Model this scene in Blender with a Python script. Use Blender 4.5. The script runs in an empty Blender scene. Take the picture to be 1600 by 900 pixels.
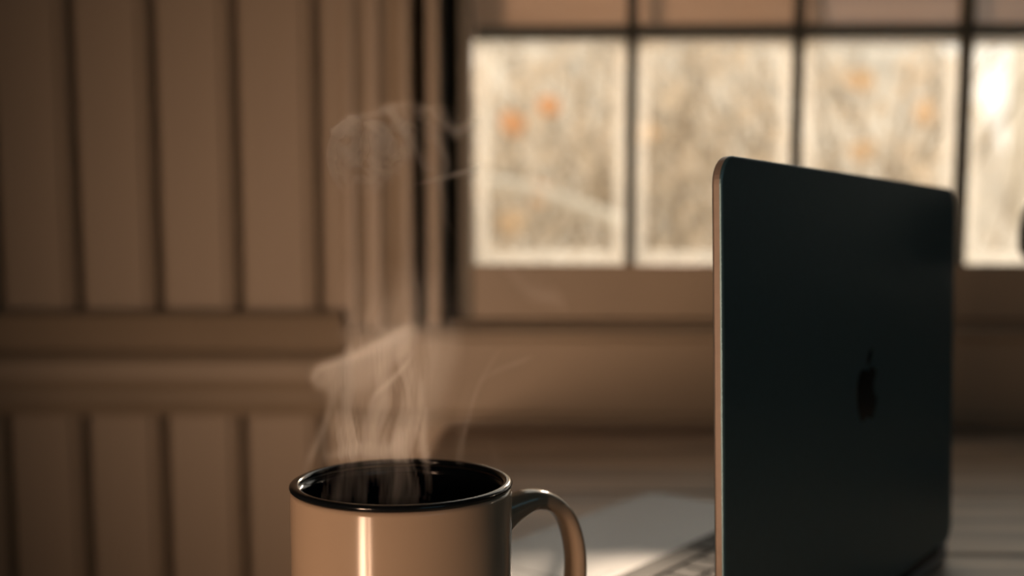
import bpy, bmesh, math, random
import numpy as np
from mathutils import Vector, Matrix, noise
random.seed(7)
S = bpy.context.scene
COL = S.collection
PI = math.pi

# ------------------------------------------------------------------ camera
F, V0, PITCH, YAW = 1658.35, 555.0, math.radians(5.807), math.radians(1.2)
EYE = Vector((0, 0, 0.94))
TABLE = 0.75
cd = bpy.data.cameras.new('camera'); cam = bpy.data.objects.new('camera', cd); COL.objects.link(cam)
S.camera = cam
cam.location = EYE
cam.rotation_euler = (PI/2 - PITCH, 0, YAW)
cd.sensor_width = 36; cd.lens = F * 36 / 1600
cd.shift_y = (V0 - 450) / 1600
cd.clip_start = 0.01; cd.clip_end = 200
cd.dof.use_dof = True; cd.dof.focus_distance = 0.385; cd.dof.aperture_fstop = 4.4
cd.dof.aperture_blades = 0
CF = Vector((-math.sin(YAW)*math.cos(PITCH), math.cos(YAW)*math.cos(PITCH), -math.sin(PITCH)))
CR = Vector((math.cos(YAW), math.sin(YAW), 0)); CU = CR.cross(CF)

def at(px, py, Y):
    d = CF + CR*((px-800)/F) + CU*((V0-py)/F)
    return EYE + d*(Y/d.y)
def on_z(px, py, Z):
    d = CF + CR*((px-800)/F) + CU*((V0-py)/F)
    return EYE + d*((Z-EYE.z)/d.z)

# ------------------------------------------------------------------ sky and light
S.view_settings.view_transform = 'Standard'; S.view_settings.look = 'None'
S.view_settings.gamma = 1; S.view_settings.exposure = 0.0
S.cycles.max_bounces = 8; S.cycles.volume_bounces = 1; S.cycles.transparent_max_bounces = 24
S.cycles.use_denoising = True
S.cycles.sample_clamp_indirect = 4.0
w = bpy.data.worlds.new('sky'); S.world = w; w.use_nodes = True
wn = w.node_tree.nodes; wl = w.node_tree.links
bg = wn['Background']
tc = wn.new('ShaderNodeTexCoord'); sx = wn.new('ShaderNodeSeparateXYZ'); rp = wn.new('ShaderNodeValToRGB')
wl.new(tc.outputs['Generated'], sx.inputs[0]); wl.new(sx.outputs['Z'], rp.inputs[0]); wl.new(rp.outputs[0], bg.inputs[0])
rp.color_ramp.elements[0].position = 0.0; rp.color_ramp.elements[0].color = (1.0, 0.89, 0.76, 1)
rp.color_ramp.elements[1].position = 0.6; rp.color_ramp.elements[1].color = (0.90, 0.86, 0.78, 1)
bg.inputs[1].default_value = 1.85

def area(name, loc, target, sx_, sy_, power, color, spread=180):
    l = bpy.data.lights.new(name, 'AREA'); l.shape = 'RECTANGLE'; l.size = sx_; l.size_y = sy_
    l.energy = power; l.color = color; l.spread = math.radians(spread)
    o = bpy.data.objects.new(name, l); COL.objects.link(o); o.location = loc
    o.rotation_euler = (Vector(target)-Vector(loc)).to_track_quat('-Z', 'Y').to_euler()
    return o
# added area lamps for sun bounced from behind the camera to the left
area('warm_bounce_lamp', (-0.92, -1.0, 0.74), (0.05, 1.12, 0.96), 0.17, 0.90, 1.9, (1.0, 0.62, 0.40), 38)
area('warm_bounce_lamp_narrow', (-0.74, -1.10, 0.80), (0.12, 1.02, 0.98), 0.035, 0.6, 0.22, (1.0, 0.62, 0.40), 36)  # narrow lamp added for the thin stripe in the mug's highlight
area('room_fill', (1.6, -1.6, 2.2), (0.5, 0.6, 0.9), 1.2, 1.2, 3.2, (0.36, 0.80, 1.0), 180)
# low winter sun shining in through the panes
sl = bpy.data.lights.new('sun', 'SUN'); sl.energy = 3.0; sl.angle = math.radians(1.5); sl.color = (1.0, 0.76, 0.57)
so = bpy.data.objects.new('sun', sl); COL.objects.link(so)
SE, SA = math.radians(16.2), math.radians(9)
so.rotation_euler = Vector((-math.sin(SA)*math.cos(SE), -math.cos(SA)*math.cos(SE), -math.sin(SE))).to_track_quat('-Z', 'Y').to_euler()

# ------------------------------------------------------------------ materials
def mat(name, col, rough=0.6, metal=0.0, spec=0.5, nscale=0, namt=0.0, stretch=(1,1,1), bump=0.0, coat=0.0, col2=None):
    m = bpy.data.materials.new(name); m.use_nodes = True
    n = m.node_tree.nodes; l = m.node_tree.links; b = n['Principled BSDF']
    b.inputs['Roughness'].default_value = rough; b.inputs['Metallic'].default_value = metal
    b.inputs['Specular IOR Level'].default_value = spec; b.inputs['Coat Weight'].default_value = coat
    if nscale:
        t = n.new('ShaderNodeTexCoord'); mp = n.new('ShaderNodeMapping'); mp.inputs['Scale'].default_value = stretch
        nz = n.new('ShaderNodeTexNoise'); nz.inputs['Scale'].default_value = nscale; nz.inputs['Detail'].default_value = 6
        l.new(t.outputs['Object'], mp.inputs[0]); l.new(mp.outputs[0], nz.inputs['Vector'])
        r = n.new('ShaderNodeValToRGB'); c2 = col2 or tuple(c*(1-namt) for c in col)
        r.color_ramp.elements[0].position = 0.35; r.color_ramp.elements[1].position = 0.68
        r.color_ramp.elements[0].color = (*c2, 1); r.color_ramp.elements[1].color = (*col, 1)
        l.new(nz.outputs[0], r.inputs[0]); l.new(r.outputs[0], b.inputs['Base Color'])
        if bump:
            bp = n.new('ShaderNodeBump'); bp.inputs['Strength'].default_value = bump; bp.inputs['Distance'].default_value = 0.001
            l.new(nz.outputs[0], bp.inputs['Height']); l.new(bp.outputs[0], b.inputs['Normal'])
    else:
        b.inputs['Base Color'].default_value = (*col, 1)
    return m
M = {
 'paint': mat('cream_paint', (0.225, 0.180, 0.128), 0.55, nscale=6, namt=0.10, stretch=(1,1,.4), bump=.15),
 'trim': mat('trim_paint', (0.225, 0.184, 0.134), 0.45, nscale=8, namt=0.10, bump=.1),
 'plaster': mat('room_plaster', (0.07, 0.07, 0.065), 0.8, nscale=3, namt=0.15),
 'floor': mat('floor_wood', (0.16, 0.10, 0.06), 0.5, nscale=5, namt=0.4, stretch=(1,8,1)),
 'table': mat('table_wood', (0.76, 0.60, 0.45), 0.42, nscale=9, namt=0.55, stretch=(.5,7,5), bump=.4),
 'enamel': mat('cream_glaze', (0.36, 0.28, 0.205), 0.14, spec=0.4, nscale=25, namt=0.04),
 'black_glaze': mat('black_glaze', (0.006, 0.008, 0.010), 0.12, spec=0.35, nscale=40, namt=0.3),
 'coffee': mat('coffee_liquid', (0.012, 0.006, 0.003), 0.05, nscale=20, namt=0.2),
 'lid': mat('dark_anodised_metal', (0.060, 0.125, 0.155), 0.38, metal=0.45, nscale=300, namt=0.08),
 'lid_edge': mat('lid_edge_warm_light', (0.42, 0.35, 0.30), 0.45, metal=0.6, nscale=200, namt=0.08),  # warm light along the lid's left edge, put into the colour
 'alu': mat('silver_aluminium', (0.31, 0.32, 0.33), 0.45, metal=0.5, nscale=300, namt=0.06),
 'logo': mat('polished_black', (0.002, 0.003, 0.004), 0.25, metal=0.3, nscale=50, namt=0.2),
 'screen': mat('screen_glass', (0.01, 0.01, 0.012), 0.08, nscale=20, namt=0.2),
 'key': mat('black_key', (0.010, 0.013, 0.014), 0.6, spec=0.3, nscale=120, namt=0.2),
 'rubber': mat('black_rubber', (0.01, 0.01, 0.01), 0.7, nscale=60, namt=0.2),
 'black_metal': mat('black_lamp_metal', (0.01, 0.01, 0.011), 0.35, nscale=60, namt=0.2),
 'rail': mat('tan_rail', (0.55, 0.42, 0.34), 0.6, nscale=10, namt=0.25, stretch=(.3,1,9)),
 'siding': mat('pale_siding', (0.75, 0.68, 0.56), 0.7, nscale=4, namt=0.12),
 'ground': mat('dry_grass', (0.76, 0.66, 0.55), 0.9, nscale=1.2, col2=(0.46,0.40,0.33)),
 'bark': mat('grey_bark', (0.50, 0.41, 0.31), 0.9, nscale=14, namt=0.4),
 'pale_bark': mat('pale_bark', (0.92, 0.84, 0.72), 0.9, nscale=9, namt=0.2),
 'dry_leaf': mat('dry_leaf', (0.84, 0.72, 0.59), 0.6, nscale=1.5, col2=(0.54,0.46,0.37)),
 'orange_leaf': mat('orange_leaf', (0.95, 0.66, 0.42), 0.5, nscale=12, namt=0.2),
 'peach_leaf': mat('peach_leaf', (0.92, 0.78, 0.60), 0.4, nscale=12, namt=0.15),
 'sash': mat('dark_olive_sash_paint', (0.032, 0.034, 0.025), 0.5, nscale=10, namt=0.2),
 'stile': mat('sash_paint', (0.085, 0.078, 0.058), 0.5, nscale=10, namt=0.2),
 'shaded_channel': mat('channel_shade', (0.035, 0.038, 0.028), 0.6, nscale=20, namt=0.3),  # recess shade put into the colour of the channels beside the sash
 'brass': mat('old_brass', (0.35, 0.25, 0.12), 0.35, metal=0.9, nscale=40, namt=0.2),
}
def translucent(m, col, f=0.6):
    n = m.node_tree.nodes; l = m.node_tree.links; b = n['Principled BSDF']
    t = n.new('ShaderNodeBsdfTranslucent'); t.inputs[0].default_value = (*col, 1); x = n.new('ShaderNodeMixShader'); x.inputs[0].default_value = f
    l.new(b.outputs[0], x.inputs[1]); l.new(t.outputs[0], x.inputs[2]); l.new(x.outputs[0], n['Material Output'].inputs[0])
translucent(M['dry_leaf'], (0.80, 0.66, 0.50), .45); translucent(M['orange_leaf'], (0.95, 0.66, 0.42), .5); translucent(M['peach_leaf'], (0.92, 0.76, 0.58), .5)
translucent(M['rail'], (0.6, 0.46, 0.37), .2)
def glass_mat():
    m = bpy.data.materials.new('window_glass'); m.use_nodes = True
    n = m.node_tree.nodes; l = m.node_tree.links; n.remove(n['Principled BSDF'])
    tr = n.new('ShaderNodeBsdfTransparent'); gl = n.new('ShaderNodeBsdfGlossy'); gl.inputs['Roughness'].default_value = 0.02
    fr = n.new('ShaderNodeFresnel'); fr.inputs[0].default_value = 1.45; mx = n.new('ShaderNodeMixShader')
    tr.inputs[0].default_value = (0.97, 0.97, 0.95, 1)
    l.new(fr.outputs[0], mx.inputs[0]); l.new(tr.outputs[0], mx.inputs[1]); l.new(gl.outputs[0], mx.inputs[2])
    l.new(mx.outputs[0], n['Material Output'].inputs[0]); return m
def frost_mat():
    m = bpy.data.materials.new('frosted_pane_edge'); m.use_nodes = True
    n = m.node_tree.nodes; l = m.node_tree.links; n.remove(n['Principled BSDF'])
    tr = n.new('ShaderNodeBsdfTransparent'); tl = n.new('ShaderNodeBsdfTranslucent'); tl.inputs[0].default_value = (0.92, 0.90, 0.85, 1)
    nz = n.new('ShaderNodeTexNoise'); nz.inputs['Scale'].default_value = 60; nz.inputs['Detail'].default_value = 4
    mr = n.new('ShaderNodeMapRange'); mr.inputs[3].default_value = 0.10; mr.inputs[4].default_value = 0.42
    mx = n.new('ShaderNodeMixShader')
    l.new(nz.outputs[0], mr.inputs[0]); l.new(mr.outputs[0], mx.inputs[0])
    l.new(tr.outputs[0], mx.inputs[1]); l.new(tl.outputs[0], mx.inputs[2])
    l.new(mx.outputs[0], n['Material Output'].inputs[0]); return m
def steam_mat(dens):
    m = bpy.data.materials.new('steam_vapour'); m.use_nodes = True
    n = m.node_tree.nodes; l = m.node_tree.links; n.remove(n['Principled BSDF'])
    vs = n.new('ShaderNodeVolumeScatter'); vs.inputs['Color'].default_value = (1, 0.84, 0.74, 1)
    vs.inputs['Density'].default_value = dens; vs.inputs['Anisotropy'].default_value = 0.6
    l.new(vs.outputs[0], n['Material Output'].inputs['Volume']); return m
M['glass'] = glass_mat(); M['frost'] = frost_mat(); M['steam'] = steam_mat(32.0)

# ------------------------------------------------------------------ helpers
def link(name, me, m=None, parent=None, smooth=False, **props):
    o = bpy.data.objects.new(name, me); COL.objects.link(o)
    if m is not None and me is not None and not me.materials: me.materials.append(M[m])
    if parent is not None: o.parent = parent
    if smooth:
        for p in me.polygons: p.use_smooth = True
    for k, v in props.items(): o[k] = v
    return o
def empty(name, loc=(0,0,0), rz=0, parent=None, **props):
    o = bpy.data.objects.new(name, None); COL.objects.link(o); o.location = loc; o.rotation_euler = (0,0,rz)
    o.empty_display_size = 0.02
    if parent: o.parent = parent
    for k, v in props.items(): o[k] = v
    return o
def tomesh(name, bm):
    bmesh.ops.recalc_face_normals(bm, faces=bm.faces)
    me = bpy.data.meshes.new(name); bm.to_mesh(me); bm.free(); return me
def box(bm, x0, x1, y0, y1, z0, z1):
    vs = [bm.verts.new(p) for p in ((x0,y0,z0),(x1,y0,z0),(x1,y1,z0),(x0,y1,z0),(x0,y0,z1),(x1,y0,z1),(x1,y1,z1),(x0,y1,z1))]
    for f in ((0,3,2,1),(4,5,6,7),(0,1,5,4),(1,2,6,5),(2,3,7,6),(3,0,4,7)): bm.faces.new([vs[i] for i in f])
def bbox(name, x0, x1, y0, y1, z0, z1, bev=0, seg=2):
    bm = bmesh.new(); box(bm, min(x0,x1), max(x0,x1), min(y0,y1), max(y0,y1), min(z0,z1), max(z0,z1))
    if bev: bmesh.ops.bevel(bm, geom=bm.edges[:], offset=bev, segments=seg, affect='EDGES', profile=.5)
    return tomesh(name, bm)
def extr(name, prof, axis, a, b):
    """closed 2-D profile swept along x ('x': profile (y,z)) or z ('z': profile (x,y))"""
    bm = bmesh.new(); rings = []
    for t in (a, b):
        rings.append([bm.verts.new((t, p[0], p[1]) if axis == 'x' else (p[0], p[1], t)) for p in prof])
    n = len(prof)
    for i in range(n): bm.faces.new([rings[0][i], rings[0][(i+1)%n], rings[1][(i+1)%n], rings[1][i]])
    bm.faces.new(rings[0]); bm.faces.new(rings[1][::-1])
    return tomesh(name, bm)
def slab(name, pts, z0, z1, bev=0, seg=2):
    """outline (x,y) given thickness in z"""
    bm = bmesh.new(); f = bm.faces.new([bm.verts.new((x,y,z0)) for x,y in pts])
    r = bmesh.ops.extrude_face_region(bm, geom=[f]); vs = [v for v in r['geom'] if isinstance(v, bmesh.types.BMVert)]
    bmesh.ops.translate(bm, verts=vs, vec=(0,0,z1-z0))
    if bev:
        es = [e for e in bm.edges if abs(e.verts[0].co.z-e.verts[1].co.z) < 1e-9]
        bmesh.ops.bevel(bm, geom=es, offset=bev, segments=seg, affect='EDGES', profile=.5)
    return tomesh(name, bm)
def rrect(x0, x1, y0, y1, r, n=8):
    out = []
    for cx, cy, a in ((x1-r,y0+r,-PI/2),(x1-r,y1-r,0),(x0+r,y1-r,PI/2),(x0+r,y0+r,PI)):
        for i in range(n+1):
            t = a + PI/2*i/n; out.append((cx+r*math.cos(t), cy+r*math.sin(t)))
    return out
def lathe(name, prof, n=96, closed=False):
    bm = bmesh.new(); rings = []
    for r, z in prof:
        if r < 1e-6: rings.append([bm.verts.new((0,0,z))]*n)
        else: rings.append([bm.verts.new((r*math.cos(2*PI*i/n), r*math.sin(2*PI*i/n), z)) for i in range(n)])
    rr = list(zip(rings, rings[1:])) + ([(rings[-1], rings[0])] if closed else [])
    for A, B in rr:
        for i in range(n):
            q = []
            for v in (A[i], A[(i+1)%n], B[(i+1)%n], B[i]):
                if v not in q: q.append(v)
            if len(q) > 2: bm.faces.new(q)
    return tomesh(name, bm)
def catmull(P, k=8):
    P = [Vector(p) for p in P]; out = []
    for i in range(len(P)-1):
        a = P[max(i-1,0)]; b = P[i]; c = P[i+1]; d = P[min(i+2,len(P)-1)]
        for j in range(k):
            t = j/k
            out.append(0.5*((2*b)+(c-a)*t+(2*a-5*b+4*c-d)*t*t+(3*b-a-3*c+d)*t**3))
    out.append(P[-1]); return out
def tube(bm, pts, rad, n=6):
    rings = []
    for i, p in enumerate(pts):
        t = (pts[min(i+1,len(pts)-1)]-pts[max(i-1,0)]).normalized()
        u = t.cross(Vector((0,0,1))) if abs(t.z) < .95 else t.cross(Vector((1,0,0)))
        u.normalize(); v = t.cross(u); r = rad[i] if hasattr(rad,'__len__') else rad
        rings.append([bm.verts.new(p+u*r*math.cos(2*PI*k/n)+v*r*math.sin(2*PI*k/n)) for k in range(n)])
    for A, B in zip(rings, rings[1:]):
        for k in range(n): bm.faces.new([A[k],A[(k+1)%n],B[(k+1)%n],B[k]])
    bm.faces.new(rings[0][::-1]); bm.faces.new(rings[-1])

# ------------------------------------------------------------------ room shell
WY = 1.12                                    # room face of the panelled wall
X = lambda px, Y=WY, py=450: at(px, py, Y).x
Z = lambda py, Y=WY, px=800: at(px, py, Y).z
RX0, RX1, RY0, RZ1 = -1.7, 2.7, -2.2, 2.5
gx0, gz0 = X(650), Z(500)                    # window opening
NCOL, NROW = 6, 4
pit = X(992) - X(733)
gx1 = X(715) + pit*NCOL + 0.05
px_row = Z(45) - Z(413)                      # pane pitch, vertical (centre of bar to bottom rail)
rowp = (Z(52)-Z(413)) + 0.010
gz1 = Z(413) + rowp*NROW + 0.05

wf = empty('wall_front', (0, WY, 0), kind='structure')
def wallpart(name, x0, x1, y0, y1, z0, z1, m='plaster', **k):
    return link(name, bbox(name, x0, x1, y0-WY, y1-WY, z0, z1), m, wf, **k)
BK0, BK1 = WY+0.014, WY+0.14
wallpart('backing', RX0, gx0-0.002, BK0, BK1, 0, RZ1, 'paint')
wallpart('backing', gx1+0.002, RX1, BK0, BK1, 0, RZ1, 'paint')
wallpart('backing', gx0-0.002, gx1+0.002, BK0, BK1, 0, gz0-0.002, 'paint')
wallpart('backing', gx0-0.002, gx1+0.002, BK0, BK1, gz1+0.002, RZ1, 'paint')
def shell(name, *b, m='plaster'): return link(name, bbox(name, *b), m, kind='structure')
shell('wall_left', RX0-0.1, RX0, RY0, WY+0.14, 0, RZ1)
shell('wall_right', RX1, RX1+0.1, RY0, WY+0.14, 0, RZ1)
shell('wall_back', RX0-0.1, RX1+0.1, RY0-0.1, RY0, 0, RZ1)
shell('floor', RX0-0.1, RX1+0.1, RY0-0.1, WY+0.14, -0.1, 0, m='floor')
shell('ceiling', RX0-0.1, RX1+0.1, RY0-0.1, WY+0.14, RZ1, RZ1+0.1)

# bead boards: every board its own piece, with a rounded bead and a groove beside it
g1, g2 = X(124), X(501)
bp = (g2-g1)/3
zu0, zu1 = Z(492), RZ1
zl0, zl1 = 0.0, Z(643)
G = 0.0065                                    # groove width
def board_mesh(wd, z0, z1):
    pr = [(0.0,0.013),(0.0,0.003),(0.002,0.0008),(0.005,0.0),(wd-G-0.012,0.0),(wd-G-0.0105,0.003),(wd-G-0.009,0.003),
          (wd-G-0.0075,0.0006),(wd-G-0.004,0.0),(wd-G-0.001,0.0012),(wd-G,0.004),(wd-G,0.013)]
    return extr('board', pr, 'z', z0, z1)
bu = board_mesh(bp, zu0, zu1); bl = board_mesh(bp, zl0, zl1); bu.materials.append(M['paint']); bl.materials.append(M['paint'])
k0 = math.floor((RX0-g1)/bp)+1
xc_end = X(545)
k = k0
while g1 + k*bp < xc_end:
    x = g1 + k*bp + G/2
    if x + bp > RX0:
        for me in (bu, bl):
            o = link('board', me, None, wf); o.location = (x, 0, 0)
    k += 1
# chair rail
def P(*a): return [(y-0.0, z) for y, z in a]
zr = [Z(486), Z(497), Z(540), Z(548), Z(556), Z(592), Z(612), Z(626), Z(650)]
rail_prof = [(WY+0.013, zr[0]), (WY-0.022, zr[0]), (WY-0.027, zr[1]+0.003), (WY-0.024, zr[1]), (WY-0.015, zr[2]+0.012), (WY-0.010, zr[2]),
             (WY-0.005, zr[3]), (WY-0.014, zr[4]), (WY-0.019, zr[4]-0.006), (WY-0.016, zr[5]), (WY-0.010, zr[6]), (WY-0.013, zr[7]), (WY-0.006, zr[8]+0.002), (WY-0.004, zr[8]), (WY+0.013, zr[8])]
link('trim_1', extr('chair_rail', rail_prof, 'x', RX0, X(541)), 'trim', kind='structure')
# fluted window casing left of the window
c = lambda p: X(p)
cas = [(c(545), WY+0.013), (c(545), WY-0.010), (c(549), WY-0.014), (c(560), WY-0.015), (c(565), WY-0.010), (c(573), WY-0.009), (c(580), WY-0.014),
       (c(598), WY-0.016), (c(603), WY-0.011), (c(612), WY-0.009), (c(620), WY-0.013), (c(632), WY-0.018), (c(645), WY-0.018), (c(650), WY-0.014), (c(650), WY+0.013)]
z_stool = Z(512)
link('trim_2', extr('casing_left', cas, 'z', z_stool, gz1+0.02), 'trim', kind='structure')
link('trim_3', bbox('inner_stop', c(669), c(690), WY-0.008, WY+0.050, z_stool, gz1+0.02, 0.002), 'trim', kind='structure')
link('trim_4', bbox('casing_back', c(650), c(669), WY+0.040, WY+0.050, z_stool, gz1+0.02), 'shaded_channel', kind='structure')
link('trim_5', bbox('casing_head', c(545), gx1+0.08, WY-0.018, WY+0.013, gz1+0.021, gz1+0.12, 0.003), 'trim', kind='structure')
link('trim_6', bbox('casing_right', gx1, gx1+0.08, WY-0.018, WY+0.013, z_stool, gz1+0.02, 0.003), 'trim', kind='structure')
# stool and apron below the window
sp = [(WY+0.013, z_stool), (WY-0.020, z_stool), (WY-0.025, z_stool-0.003), (WY-0.025, z_stool-0.008), (WY-0.020, z_stool-0.011),
      (WY-0.012, z_stool-0.013), (WY-0.010, Z(640)), (WY-0.014, Z(648)), (WY-0.014, Z(656)), (WY-0.004, Z(660)), (WY+0.013, Z(660))]
link('trim_7', extr('stool_apron', sp, 'x', c(545), gx1+0.10), 'trim', kind='structure')
sp2 = [(WY+0.013, Z(661)), (WY-0.006, Z(661)), (WY-0.006, TABLE-0.06), (WY+0.013, TABLE-0.06)]
link('trim_8', extr('lower_board', sp2, 'x', c(545), gx1+0.10), 'trim', kind='structure')

# ------------------------------------------------------------------ window
win = empty('window_1', (0, 0, 0), kind='structure')
SY0, SY1 = WY+0.018, WY+0.050                 # sash depth
GY = WY+0.036
bx0 = X(733, SY0); bz0 = Z(413, SY0)
jx = c(716)
# deep jamb reveal left of the sash, its shade also painted dark
link('shaded_channel', bbox('shaded_channel', gx0-0.001, jx, WY+0.052, WY+0.135, gz0, gz1), 'shaded_channel', win)
link('jamb', bbox('jamb', gx1-0.012, gx1, WY+0.014, WY+0.135, gz0, gz1), 'trim', win)
link('jamb', bbox('jamb', gx0, gx1-0.013, WY+0.052, WY+0.135, gz1-0.012, gz1), 'trim', win)
link('sill', bbox('sill', gx0, gx1-0.013, WY+0.052, WY+0.16, gz0, gz0+0.02), 'trim', win)
link('stile', bbox('stile', jx+0.0005, X(738,SY0), SY0, SY1, gz0, gz1-0.002, 0.0015), 'stile', win)
xr_end = bx0 + pit*NCOL
link('stile', bbox('stile', xr_end, gx1-0.013, SY0, SY1, gz0, gz1-0.002, 0.0015), 'stile', win)
link('bottom_rail', bbox('bottom_rail', X(738,SY0)+0.0003, xr_end-0.0003, SY0, SY1, gz0, bz0, 0.0015), 'trim', win)
ztop = bz0 + rowp*NROW
link('top_rail', bbox('top_rail', X(738,SY0)+0.0003, xr_end-0.0003, SY0, SY1, ztop, gz1-0.002, 0.0015), 'trim', win)
def bar_prof(w_):
    h = w_/2
    return [(-h*.35, SY0), (h*.35, SY0), (h*.75, SY0+0.010), (h, GY-0.003), (h, GY+0.002), (h*.6, SY1-0.004), (-h*.6, SY1-0.004), (-h, GY+0.002), (-h, GY-0.003), (-h*.75, SY0+0.010)]
BW = 0.0120
for i in range(1, NCOL):
    xx = X((738,986,1244,1503)[i], SY0) if i < 4 else bx0 + pit*i
    pr = [(xx+a, b) for a, b in bar_prof(BW)]
    link('glazing_bar', extr('glazing_bar', pr, 'z', bz0+0.0002, ztop-0.0002), 'sash', win)
colx = [X(738,SY0)] + [X((986,1244,1503)[i], SY0) for i in range(3)] + [bx0+pit*i for i in (4,5)] + [xr_end]
for j in range(1, NROW):
    zz = Z(45, SY0) + rowp*(j-1)
    for i in range(NCOL):
        pr = [(b, zz+a*1.1) for a, b in bar_prof(BW)]
        link('cross_bar', extr('cross_bar', pr, 'x', colx[i]+BW*.5, colx[i+1]-BW*.5), 'sash', win)
rowz = [bz0, Z(45,SY0), Z(45,SY0)+rowp, Z(45,SY0)+rowp*2, ztop]
def ring_mesh(x0, x1, z0, z1, wd):
    """hoar-frost collar along a pane's edge: uneven inner outline, thin solid"""
    bm = bmesh.new(); N = 16; o = []; q = []
    def side(a, b):
        return [a.lerp(b, t/N) for t in range(N)]
    C = [Vector((x0,0,z0)), Vector((x1,0,z0)), Vector((x1,0,z1)), Vector((x0,0,z1))]
    outer = sum((side(C[i], C[(i+1)%4]) for i in range(4)), [])
    cen = (C[0]+C[2])/2
    inner = []
    for p in outer:
        w2 = wd*(0.92+0.18*noise.noise(p*40))
        inner.append(Vector((min(max(p.x, x0+w2), x1-w2), 0, min(max(p.z, z0+w2), z1-w2))))
    vs = [[bm.verts.new(p+Vector((0,dy,0))) for p in L] for L in (outer, inner) for dy in (0, 0.0006)]
    n = len(outer)
    for i in range(n):
        j = (i+1) % n
        for A, B in ((0,2),(2,3),(3,1),(1,0)):
            try: bm.faces.new([vs[A][i], vs[A][j], vs[B][j], vs[B][i]])
            except ValueError: pass
    bmesh.ops.dissolve_degenerate(bm, dist=1e-7, edges=bm.edges)
    return tomesh('frost', bm)
for i in range(NCOL):
    for j in range(NROW):
        x0, x1, z0, z1 = colx[i]+0.0035, colx[i+1]-0.0035, rowz[j]+0.0035 if j else rowz[j], rowz[j+1]-0.0035
        p = link('pane', bbox('pane', x0, x1, GY-0.0012, GY+0.0012, z0, z1), 'glass', win)
        if i < 5 and j < 1:
            fo = link('frost_edge', ring_mesh(x0, x1, z0, z1, 0.017), 'frost', p, label='pale frosted border around the pane')
            fo.location = (0, GY+0.0016, 0)
# outer storm rail that shows as a tan band through the upper panes
ry = WY+0.105
orl = link('outer_rail', bbox('outer_rail', 0, gx1-gx0-0.02, 0, 0.018, -0.032, 0.032, 0.002), 'rail', win, label='tan rail behind the upper panes')
orl.location = (gx0+0.004, ry, Z(36, ry)+0.017); orl.rotation_euler = (0, 0.012, 0)

# ------------------------------------------------------------------ garden outside
def terrain():
    nx, ny = 90, 60; bm = bmesh.new(); g = []
    for j in range(ny):
        y = 1.6 + 26*(j/(ny-1))**1.5; row = []
        for i in range(nx):
            x = -14 + 30*i/(nx-1)
            h = 0.25 + max(0, y-3)*0.30*(1-1.0/(1+math.exp(-(x/y-0.42)*25)))
            h = min(h, 6.5) + 0.35*noise.noise(Vector((x*.6, y*.6, 0))) + 0.10*noise.noise(Vector((x*2.3, y*2.3, 3)))
            row.append(bm.verts.new((x, y, h)))
        g.append(row)
    for j in range(ny-1):
        for i in range(nx-1): bm.faces.new([g[j][i], g[j][i+1], g[j+1][i+1], g[j+1][i]])
    return tomesh('hillside', bm)
link('hillside', terrain(), 'ground', smooth=True, kind='structure', label='pale dry hillside blurred beyond the window')
bm = bmesh.new(); lf = bmesh.new()
def leaf(b, p, s, rnd):
    d = Vector((rnd.gauss(0,1), rnd.gauss(0,1), rnd.gauss(0,1))).normalized(); u = d.orthogonal().normalized(); v = d.cross(u)
    vs = [b.verts.new(p+q) for q in (u*s, u*s*.3+v*s*.45+d*s*.1, -u*s, u*s*.3-v*s*.45+d*s*.1)]; b.faces.new(vs)
rnd = random.Random(3)
for n in range(330):
    Y = rnd.uniform(3.6, 7.5); px = rnd.uniform(560, 1480) if rnd.random() < .96 else rnd.uniform(1480, 2300)
    a = at(px, 0, Y); x = a.x; z = rnd.uniform(-0.3, 0.6)+(Y-3)*.2
    L = rnd.uniform(.7, 2.2); lean = Vector((rnd.gauss(-.25,.5), rnd.gauss(0,.3), 1)).normalized()
    pts = []; p = Vector((x, Y, z)); d = lean.copy()
    for s in range(7):
        pts.append(p.copy()); d = (d + Vector((rnd.gauss(0,.13), rnd.gauss(0,.1), rnd.gauss(0,.06)))).normalized(); p = p + d*L/6
    r0 = rnd.uniform(.004, .02)
    pts = [q for q in pts if q.z < 0.94+0.235*q.y]
    if len(pts) < 3: continue
    tube(bm, pts, [r0*(1-.8*s/6) for s in range(len(pts))], 5)
    for s in range(16):
        q = pts[rnd.randrange(1,len(pts))] + Vector((rnd.gauss(0,.1), rnd.gauss(0,.1), rnd.gauss(0,.1)))
        if q.z > 0.94+0.24*q.y: continue
        leaf(lf, q, rnd.uniform(.015, .05), rnd)
for n in range(90):
    Y = rnd.uniform(3.3, 4.6); p = at(rnd.uniform(700, 1540), rnd.uniform(60, 400), Y)
    leaf(lf, p, rnd.uniform(.03, .075), rnd)
thk = link('thicket', tomesh('thicket', bm), 'bark', kind='stuff', label='tangle of bare twigs blurred behind the window panes', category='shrubs')
link('dry_leaves', tomesh('dry_leaves', lf), 'dry_leaf', thk, kind='stuff', label='dry tan leaves on the twigs')
spots = [(803,194,.045,'upper of the two orange leaves in the left part of the first pane'),(861,166,.04,'orange leaf near the top centre of the first pane'),
 (845,303,.045,'orange leaf above the pale branch in the first pane'),(797,348,.05,'round tan leaf low in the left corner of the first pane'),
 (1008,208,.04,'yellowish leaf at the left edge of the second pane'),(1345,238,.045,'round pale leaf just above the laptop lid, third pane'),
 (1350,125,.045,'pale orange leaf near the top of the third pane'),(1445,178,.045,'peach leaf at the right side of the third pane')]
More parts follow.
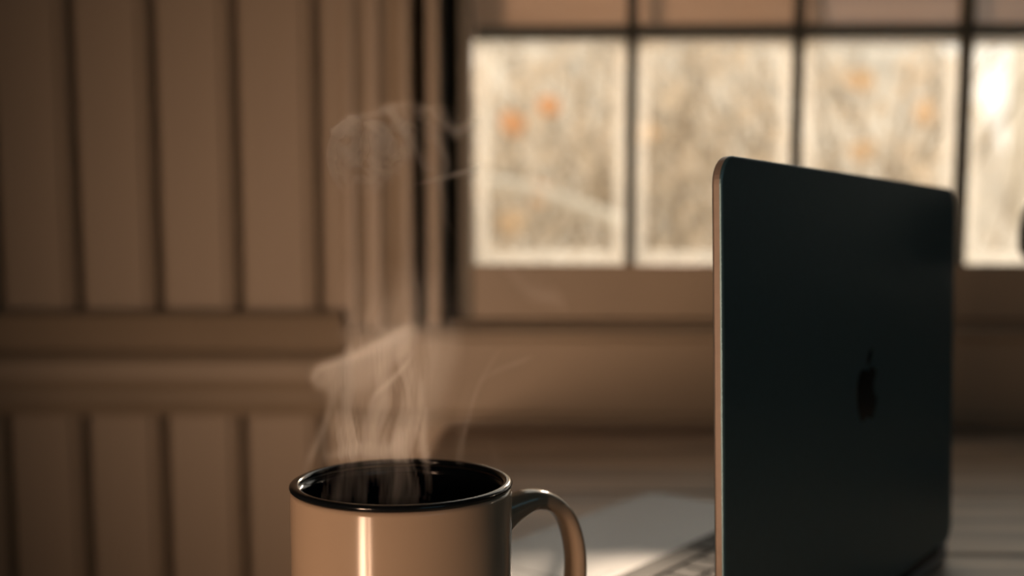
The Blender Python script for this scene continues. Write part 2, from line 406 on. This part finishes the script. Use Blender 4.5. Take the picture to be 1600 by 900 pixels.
def leaf_blob(s):
    bm = bmesh.new(); n = 14
    out = [(s*math.cos(t)*(1-.25*math.cos(t)), s*.8*math.sin(t)) for t in [2*PI*i/n for i in range(n)]]
    c0 = bm.verts.new((0,0.006,0)); c1 = bm.verts.new((0,-0.006,0)); R = [bm.verts.new((x, .25*x*x/s, z)) for x, z in out]
    for i in range(n): bm.faces.new([c0, R[i], R[(i+1)%n]]); bm.faces.new([c1, R[(i+1)%n], R[i]])
    return tomesh('leaf', bm)
for i, (px, py, s, lab) in enumerate(spots):
    o = link('orange_leaf', leaf_blob(s*.9), 'orange_leaf' if i in (0,1,2) else 'peach_leaf',
             label=lab, category='leaf', group='orange leaves outside the window')
    o.location = at(px, py, 3.0+0.1*(i % 3)); o.rotation_euler = (0, rnd.uniform(0,3), rnd.uniform(-.3,.3))
bm = bmesh.new(); tube(bm, catmull([at(760,285,3.15), at(830,298,3.12), at(900,322,3.1), at(985,352,3.05)]), 0.020, 8)
link('fallen_branch', tomesh('fallen_branch', bm), 'pale_bark', smooth=True, label='pale bare branch slanting down behind the lower left pane', category='branch')
bm = bmesh.new(); tube(bm, catmull([at(1612,520,10.2), at(1608,300,10.2), at(1614,60,10.2), at(1622,-300,10.5)]), 0.20, 12)
link('tree_trunk', tomesh('tree_trunk', bm), 'pale_bark', smooth=True, label='pale tree trunk behind the rightmost window pane', category='tree')

# ------------------------------------------------------------------ table
tx0, ty0, ty1 = -0.098, 0.16, WY-0.016
tx1 = 1.75
tb = empty('table', (tx0, ty0, 0), label='weathered wooden plank table under the window holding laptop and mug', category='table')
joints = [ty1+0.0015, on_z(800, 692, TABLE).y, on_z(800, 768, TABLE).y, on_z(800, 862, TABLE).y, 0.50, 0.34, ty0]
for a, b in zip(joints, joints[1:]):
    o = link('plank', bbox('plank', 0, tx1-tx0, b-ty0+0.0015, a-ty0-0.0015, TABLE-0.03, TABLE, 0.0025), 'table', tb)
link('apron', bbox('apron', 0.04, tx1-tx0-0.04, 0.04, 0.06, TABLE-0.12, TABLE-0.0301), 'table', tb)
link('apron', bbox('apron', 0.04, tx1-tx0-0.04, ty1-ty0-0.06, ty1-ty0-0.04, TABLE-0.12, TABLE-0.0301), 'table', tb)
for lx in (0.04, tx1-tx0-0.10):
    for ly in (0.061, ty1-ty0-0.121):
        link('leg', bbox('leg', lx, lx+0.06, ly, ly+0.06, 0, TABLE-0.0301, 0.003), 'table', tb)

# ------------------------------------------------------------------ laptop
LX, LY, LA, LEAN = 0.07458, 0.39748, math.radians(53.348), math.radians(1.686)
LW, LH = 0.3041, 0.2124
lap = empty('laptop', (LX, LY, TABLE), LA, label='open dark laptop seen from behind its raised lid, right of mug', category='laptop')
BT = 0.0115
base = link('base', slab('base', rrect(0, LW, 0.0, LH, 0.011), 0.0012, BT, 0.0015, 3), 'alu', lap)
for fx in (0.03, LW-0.03):
    for fy in (0.025, LH-0.025):
        o = link('rubber_foot', lathe('foot', [(0,0),(0.007,0),(0.0075,0.0005),(0.0075,0.00119),(0,0.00119)], 20), 'rubber', base, True); o.location = (fx, fy, 0)
# keyboard: dark well, keys one by one
kx0, kx1 = 0.0155, LW-0.0155
ky0, ky1 = 0.018, 0.122
link('keyboard_well', slab('well', rrect(kx0-0.001, kx1+0.001, ky0-0.001, ky1+0.001, 0.004, 4), BT-0.0001, BT+0.0002), 'key', base)
kp = (kx1-kx0)/14.5
rows = [[1.035]*14, [1]*13+[1.5], [1.5]+[1]*12+[1], [1.75]+[1]*11+[1.75], [2.25]+[1]*10+[2.25], [1,1,1,1.25,5,1.25,1,1,1,1]]
rh = [0.6] + [1.0]*5; u = (ky1-ky0)/sum(rh); y = ky0
keycache = {}
for r, row in enumerate(rows):
    tot = sum(row); x = kx0; hh = rh[r]*u
    for wk in row:
        wd = wk*(kx1-kx0)/tot; key = (round(wd,5), r == 0)
        if key not in keycache:
            keycache[key] = slab('key', rrect(0.0014, wd-0.0014, 0.0014, hh-0.0014, 0.0016, 3), 0, 0.0011, 0.0003, 1); keycache[key].materials.append(M['key'])
        o = link('key', keycache[key], None, base); o.location = (x, y, BT+0.0003)
        x += wd
    y += hh
# local +y runs from hinge to the front edge
link('trackpad', slab('trackpad', rrect(LW/2-0.058, LW/2+0.058, 0.130, 0.204, 0.004, 5), BT, BT+0.0002), 'alu', base)
bm = bmesh.new(); tube(bm, [Vector((0.03,0.003,BT-0.0005)), Vector((LW-0.03,0.003,BT-0.0005))], 0.0042, 14)
link('hinge', tomesh('hinge', bm), 'rubber', lap, smooth=True)
LT = 0.0046
lid_pts = rrect(0, LW, 0, LH, 0.011, 10)
lid = link('lid', slab('lid', lid_pts, 0, LT, 0.0012, 3), 'lid', lap)
lid.data.materials.append(M['lid_edge'])
for p in lid.data.polygons:
    if abs(p.normal.z) < 0.5 and p.center.x < 0.0105 and p.center.z > 0.0010: p.material_index = 1
# slab lies in xy with z thickness -> stand it: x=x, y->z, z->y
mw = Matrix.Translation((0, 0, BT+0.0008)) @ Matrix.Rotation(-LEAN, 4, 'X') @ Matrix(((1,0,0,0),(0,0,1,0),(0,1,0,0),(0,0,0,1)))
# mirrored basis would flip normals: bake it into the mesh instead
lid.data.transform(mw); lid.data.flip_normals()
scr = link('screen', slab('screen', rrect(0.004, LW-0.004, 0.012, LH-0.004, 0.008, 6), LT, LT+0.0004), 'screen', lid)
scr.data.transform(mw); scr.data.flip_normals()
def emblem():
    ap = [(0,.30),(.12,.36),(.26,.37),(.38,.31),(.44,.23),(.36,.15),(.32,.03),(.35,-.10),(.44,-.19),(.49,-.22),(.44,-.36),(.34,-.50),(.24,-.57),
          (.12,-.54),(0,-.50),(-.12,-.54),(-.24,-.57),(-.36,-.48),(-.46,-.30),(-.50,-.10),(-.49,.10),(-.42,.26),(-.30,.35),(-.14,.36)]
    return [(x,y) for x,y in ap]
ls = 0.0275
cx, cy = LW/2+0.003, LH/2+0.003
pts = [(p.x, p.y) for p in catmull([(cx+x*ls, cy+y*ls-0.001, 0) for x, y in emblem()]+[(cx, cy+.30*ls-0.001, 0)], 3)[:-1]]
lg = link('emblem', slab('emblem', pts, -0.0003, 0.0001), 'logo', lid, label='glossy black fruit-shaped emblem on the lid')
lg.data.transform(mw); lg.data.flip_normals()
lp = [(0.0,.42),(.02,.55),(.10,.66),(.22,.71),(.22,.60),(.14,.49),(.05,.43)]
lg2 = link('emblem_leaf', slab('emblem_leaf', [(cx+x*ls, cy+y*ls-0.001) for x, y in lp], -0.0003, 0.0001), 'logo', lid, label='small detached leaf above the emblem')
lg2.data.transform(mw); lg2.data.flip_normals()

# ------------------------------------------------------------------ mug
MX, MY, RIM = -0.04992, 0.39356, EYE.z-0.08744
MR = 0.0416; MH = RIM-TABLE
mug = empty('mug', (MX, MY, TABLE), label='cream enamel mug with a black rim and black inside, steaming, on table', category='mug')
outer = [(0,0.0),(MR-0.006,0.0),(MR-0.003,0.0006),(MR-0.001,0.003),(MR,0.007),(MR,0.05),(MR,MH-0.004),(MR-0.0005,MH-0.0025),(MR-0.0028,MH-0.0027),(MR-0.0028,0.008),(MR-0.006,0.0045),(0,0.004)]
link('body', lathe('body', outer, 128), 'enamel', mug, smooth=True)
inner = [(MR-0.0029,MH-0.0028),(MR-0.0034,MH-0.0024),(MR-0.0034,MH-0.006),(MR-0.0036,0.010),(MR-0.008,0.0052),(0,0.0050),(0,0.0044),(MR-0.008,0.0046),(MR-0.0033,0.009)]
link('lining', lathe('lining', inner, 128), 'black_glaze', mug, smooth=True)
rimp = [(MR-0.0016+0.0019*math.cos(t), MH-0.0012+0.0013*math.sin(t)) for t in [2*PI*i/16 for i in range(16)]]
link('rim', lathe('rim', rimp, 160, True), 'black_glaze', mug, smooth=True, label='black rolled rim')
hz = [(.0400,-.0185,.0070),(.0470,-.0150,.0052),(.0550,-.0128,.0040),(.0630,-.0150,.0036),(.0692,-.0215,.0034),(.0728,-.0315,.0034),(.0740,-.0430,.0034),(.0725,-.0560,.0034),(.0675,-.0670,.0036),(.0570,-.0750,.0045),(.0400,-.0800,.0060)]
ctr = catmull([(a, b, t) for a, b, t in hz], 6)
bm = bmesh.new(); rings = []
for i, p in enumerate(ctr):
    q = ctr[min(i+1,len(ctr)-1)]-ctr[max(i-1,0)]; t = Vector((q.x,0,q.y)).normalized(); nrm = Vector((-t.z,0,t.x))
    ring = []
    for k in range(20):
        a = 2*PI*k/20; ca, sa = math.cos(a), math.sin(a)
        e = 0.75
        u_ = math.copysign(abs(ca)**e, ca)*p.z; v_ = math.copysign(abs(sa)**e, sa)*0.0066
        ring.append(bm.verts.new(Vector((p.x,0,MH+p.y)) + nrm*u_ + Vector((0,v_,0))))
    rings.append(ring)
for A, B in zip(rings, rings[1:]):
    for k in range(20): bm.faces.new([A[k],A[(k+1)%20],B[(k+1)%20],B[k]])
bm.faces.new(rings[0][::-1]); bm.faces.new(rings[-1])
h = link('handle', tomesh('handle', bm), 'enamel', mug, smooth=True); h.rotation_euler = (0,0,math.radians(25))
cf = link('coffee', lathe('coffee', [(0,0),(MR-0.0040,0),(MR-0.0038,0.0008),(MR-0.0042,0.0003),(0,0.0003)], 64), 'coffee', smooth=True,
          label='dark coffee filling the steaming mug below its rim', category='coffee')
cf.location = (MX, MY, RIM-0.028)

# ------------------------------------------------------------------ black lamp at the right edge
lpx = at(1640, 365, 0.80)
lamp = empty('desk_lamp', (lpx.x, lpx.y, TABLE), label='black desk lamp whose shade just enters at the right edge', category='lamp')
link('base', lathe('base', [(0,0),(0.07,0),(0.072,0.006),(0.065,0.014),(0,0.017)], 48), 'black_metal', lamp, smooth=True).location = (0.10,0.0,0)
hz_ = lpx.z-TABLE
bm = bmesh.new(); tube(bm, catmull([(0.10,0,0.012),(0.105,0,0.12),(0.09,0,hz_+0.05),(0.045,0,hz_+0.075),(0.012,0,hz_+0.035)]), 0.005, 12)
link('arm', tomesh('arm', bm), 'black_metal', lamp, smooth=True)
sh = link('lamp_shade', lathe('shade', [(0.004,0.036),(0.012,0.034),(0.0195,0.018),(0.0215,0.004),(0.0205,-0.010),(0.016,-0.018),(0.015,-0.017),(0.0195,-0.009),(0.0205,0.004),(0.018,0.018),(0.011,0.031),(0.004,0.033)], 48, True), 'black_metal', lamp, smooth=True)
sh.location = (0,0,hz_-0.002)

# ------------------------------------------------------------------ steam
def smooth_noise(xs, ys, sx_, sy_, seed):
    out = np.empty(xs.shape)
    for idx in np.ndindex(xs.shape):
        out[idx] = noise.noise(Vector((xs[idx]*sx_, ys[idx]*sy_, seed)))
    return out
def stroke(gx, gy, pts, val, one_sided=0.0):
    """soft tapering stroke; pts = (px, py, width, strength)"""
    P_ = catmull([(p[0], p[1], 0) for p in pts], 6); W = np.interp(np.linspace(0,len(pts)-1,len(P_)), range(len(pts)), [p[2] for p in pts])
    K = np.interp(np.linspace(0,len(pts)-1,len(P_)), range(len(pts)), [p[3] for p in pts])
    best = np.zeros_like(gx)
    for i in range(len(P_)-1):
        ax, ay, bx, by = P_[i].x, P_[i].y, P_[i+1].x, P_[i+1].y
        dx, dy = bx-ax, by-ay; L2 = dx*dx+dy*dy+1e-6
        t = np.clip(((gx-ax)*dx+(gy-ay)*dy)/L2, 0, 1)
        ex, ey = gx-ax-t*dx, gy-ay-t*dy; d = np.sqrt(ex*ex+ey*ey)
        wd = W[i]+(W[i+1]-W[i])*t; k = K[i]+(K[i+1]-K[i])*t
        if one_sided:
            s = (dx*ey-dy*ex); wd = np.where(s*one_sided > 0, wd*5, wd)
        best = np.maximum(best, k*np.exp(-(d/wd)**2))
    return best*val
def poly_field(gx, gy, rows):
    """rows: (py, left, right, softL, softR, strength)"""
    py = [r[0] for r in rows]
    f = lambda i: np.interp(gy, py, [r[i] for r in rows])
    L, R, a, b, k = f(1), f(2), f(3), f(4), f(5)
    return k/(1+np.exp(-(gx-L)/a*2.5))/(1+np.exp((gx-R)/b*2.5))
def steam_mesh(name, x0, x1, y0, y1, step, field, depth, tmax):
    xs = np.arange(x0, x1+step, step, float); ys = np.arange(y0, y1+step, step, float)
    gx, gy = np.meshgrid(xs, ys)
    T = np.clip(field(gx, gy), 0, None)
    e = np.minimum.reduce([gx-x0, x1-gx, gy-y0, y1-gy])/(8*step); T = T*np.clip(e, 0, 1)
    T = np.where(T < 0.012, 0, T)
    V = []; idx = {}
    ny, nx = T.shape
    def vert(j, i, s):
        t = T[j, i]
        key = (j, i, s if t > 0 else 0)
        if key not in idx:
            D = depth(gx[j, i], gy[j, i]); p = at(gx[j, i], gy[j, i], D)
            idx[key] = len(V); V.append((p.x, p.y + s*t*tmax/2, p.z) if t > 0 else tuple(p))
        return idx[key]
    Fc = []
    for j in range(ny-1):
        for i in range(nx-1):
            c4 = [(j,i),(j,i+1),(j+1,i+1),(j+1,i)]
            if max(T[a] for a in c4) <= 0: continue
            fr = [vert(a, b, -1) for a, b in c4]; bk = [vert(a, b, 1) for a, b in c4]
            Fc.append(fr[::-1]); Fc.append(bk)
    me = bpy.data.meshes.new(name); me.from_pydata(V, [], Fc); me.validate(); me.update()
    return me
def warp(gx, gy, a, s, seed):
    return gx + a*smooth_noise(gx, gy, s, s*.7, seed), gy + a*smooth_noise(gx, gy, s, s, seed+9)

def lower(gx, gy):
    wx, wy = warp(gx, gy, 16, 0.018, 1.3)
    # body of the column
    b = poly_field(wx, gy, [(495,560,690,25,30,.06),(535,545,675,12,25,.18),(580,515,662,8,20,.34),(620,522,660,8,16,.40),(660,520,665,12,5,.52),(700,508,668,14,4,.62),(714,500,668,14,5,.50),(724,500,668,14,5,.20),(800,490,668,20,6,.13)])
    streak = 0.55+1.15*smooth_noise(wx, gy, 0.045, 0.006, 4.0)+0.7*smooth_noise(wx, gy, 0.13, 0.012, 7.0)+0.45*smooth_noise(wx, gy, 0.30, 0.02, 11.0)
    b = b*np.clip(streak, .1, 1.6)
    # rolled cap: bright sheet with a crisp upper edge
    cap = stroke(gx, gy, [(498,606,6,.2),(492,590,7,.7),(503,573,7,.75),(540,560,8,.6),(580,545,10,.75),(612,530,12,.8),(640,512,12,.3)], .55)
    capb = poly_field(gx, gy, [(500,640,640,8,8,0),(525,600,648,12,10,.35),(550,560,640,14,12,.45),(575,505,610,8,18,.42),(600,498,590,6,25,.36),(622,515,570,10,25,.12),(640,520,560,10,25,0)])
    fold = stroke(gx, gy, [(648,548,3,.0),(630,575,4,.7),(605,600,5,.75),(585,620,5,.6),(580,650,7,.5),(588,690,9,.4),(590,730,10,.3)], .50, 0)
    edge = stroke(gx, gy, [(520,610,5,.2),(512,650,5,.5),(497,690,6,.55),(482,722,6,.5),(474,745,6,.2)], .42)
    arch = stroke(gx, gy, [(505,722,7,.2),(530,708,8,.6),(565,700,8,.75),(600,705,9,.6),(620,690,9,.6),(630,650,9,.5),(640,600,8,.3),(652,560,8,.1)], .42)
    redge = stroke(gx, gy, [(666,640,4,.3),(664,680,5,.7),(667,710,5,.8),(667,728,5,.3)], .40)
    rt = poly_field(wx, gy, [(480,655,705,12,16,0),(540,650,712,10,20,.22),(600,650,700,10,20,.26),(650,655,685,10,15,.18),(690,655,670,10,15,0)])
    wv = stroke(wx, gy, [(540,640,5,.2),(545,670,6,.4),(550,700,7,.5),(548,725,8,.3)], .3)+stroke(wx, gy, [(655,600,6,.1),(648,640,6,.4),(640,690,7,.5),(634,725,8,.3)], .3)
    return (b+cap+capb+fold+edge+arch+redge+rt+wv)*np.interp(gy, [0, 712, 724, 900], [1, 1, .5, .45])
def upper(gx, gy):
    wx, wy = warp(gx, gy, 14, 0.03, 5.1)
    b = poly_field(wx, gy, [(150,560,700,20,20,0),(200,560,700,45,35,.03),(300,565,690,50,30,.07),(400,570,690,50,30,.15),(480,555,690,35,28,.22),(520,540,670,14,22,.22),(560,545,660,12,22,0)])
    b = b*np.clip(0.8+0.6*smooth_noise(wx, gy, 0.02, 0.006, 2.0)+0.5*smooth_noise(wx, gy, 0.09, 0.009, 6.0), .2, 1.6)
    arc = stroke(gx, gy, [(700,184,6,.05),(660,166,6,.12),(630,162,5,.22),(590,176,5,.30),(552,186,4,.6),(527,208,4,1.2),(516,238,4,1.5),(520,268,4,1.3),(533,296,4,.2)], .42)
    fill = poly_field(gx, wy, [(160,600,700,20,30,0),(172,590,680,14,30,.10),(188,542,685,8,30,.22),(212,522,655,5,25,.42),(240,514,635,4,25,.50),(268,519,615,5,20,.36),(305,540,600,12,20,0)])
    fill = fill*np.clip(0.7+1.1*smooth_noise(wx, wy, 0.05, 0.04, 3.3)+0.8*smooth_noise(wx, wy, 0.14, 0.10, 4.3), .1, 1.9)
    f1 = stroke(wx, wy, [(600,170,5,.2),(625,195,7,.8),(650,230,7,.5),(668,265,5,.3)], .40)+stroke(gx, gy, [(690,190,6,.2),(712,205,10,.7),(735,195,7,.5),(758,185,5,.1)], .45)
    f2 = stroke(gx, gy, [(650,288,3,.2),(690,278,4,.6),(730,268,5,.8),(750,262,4,.2)], .45)+stroke(wx, gy, [(672,200,8,.2),(690,240,9,.6),(685,290,7,.35),(700,350,5,.1)], .38)
    f3 = stroke(gx, gy, [(540,235,6,.1),(548,250,10,.5),(556,262,6,.1)], .3)+stroke(wx, wy, [(560,190,5,.2),(590,205,7,.6),(615,225,7,.5),(610,255,6,.2)], .3)
    return b+1.5*arc+2.0*fill+2.2*(f1+f2+f3)
def side(gx, gy):
    a = stroke(gx, gy, [(716,722,5,.2),(722,690,4,.55),(733,650,4,.5),(745,610,4,.45),(765,570,5,.35),(782,545,5,.1)], .42)
    b = stroke(gx, gy, [(750,596,4,.1),(775,580,5,.35),(805,568,5,.4),(832,556,4,.1)], .40)
    c_ = stroke(gx, gy, [(736,600,8,.1),(722,640,10,.3),(716,690,8,.3),(722,730,6,.1)], .22)
    d = stroke(gx, gy, [(765,690,5,.2),(772,710,5,.4),(778,730,5,.2)], .25)
    return a+b+c_+d
def faint(gx, gy):
    wx, wy = warp(gx, gy, 14, 0.02, 8.1)
    return stroke(wx, wy, [(765,410,8,.2),(800,428,10,.5),(835,450,16,.5),(868,472,14,.3),(890,490,10,.05)], .3)+stroke(wx, wy, [(690,300,5,.3),(700,340,5,.4),(712,365,4,.1)], .25)
st = empty('steam', (MX, MY, RIM), kind='stuff', label='curling plume of white steam rising out of the mug', category='steam')
def steam_part(name, *a):
    me = steam_mesh(name, *a); o = link(name, me, 'steam', st, smooth=True)
    me.transform(Matrix.Translation(-Vector((MX, MY, RIM)))); return o
steam_part('lower_plume', 455, 745, 488, 800, 3, lower, lambda x, y: 0.392+0.000045*(x-590)+0.006*math.sin(x*.03+y*.012), 0.016)
steam_part('upper_curl', 495, 775, 140, 580, 3, upper, lambda x, y: 0.398+0.00004*(x-620)+0.007*math.sin(x*.025+y*.015+1), 0.014)
steam_part('side_wisp', 700, 850, 535, 740, 3, side, lambda x, y: 0.402+0.00005*(x-740), 0.012)
steam_part('faint_wisp', 670, 905, 290, 505, 4, faint, lambda x, y: 0.410+0.004*math.sin(x*.03), 0.012)
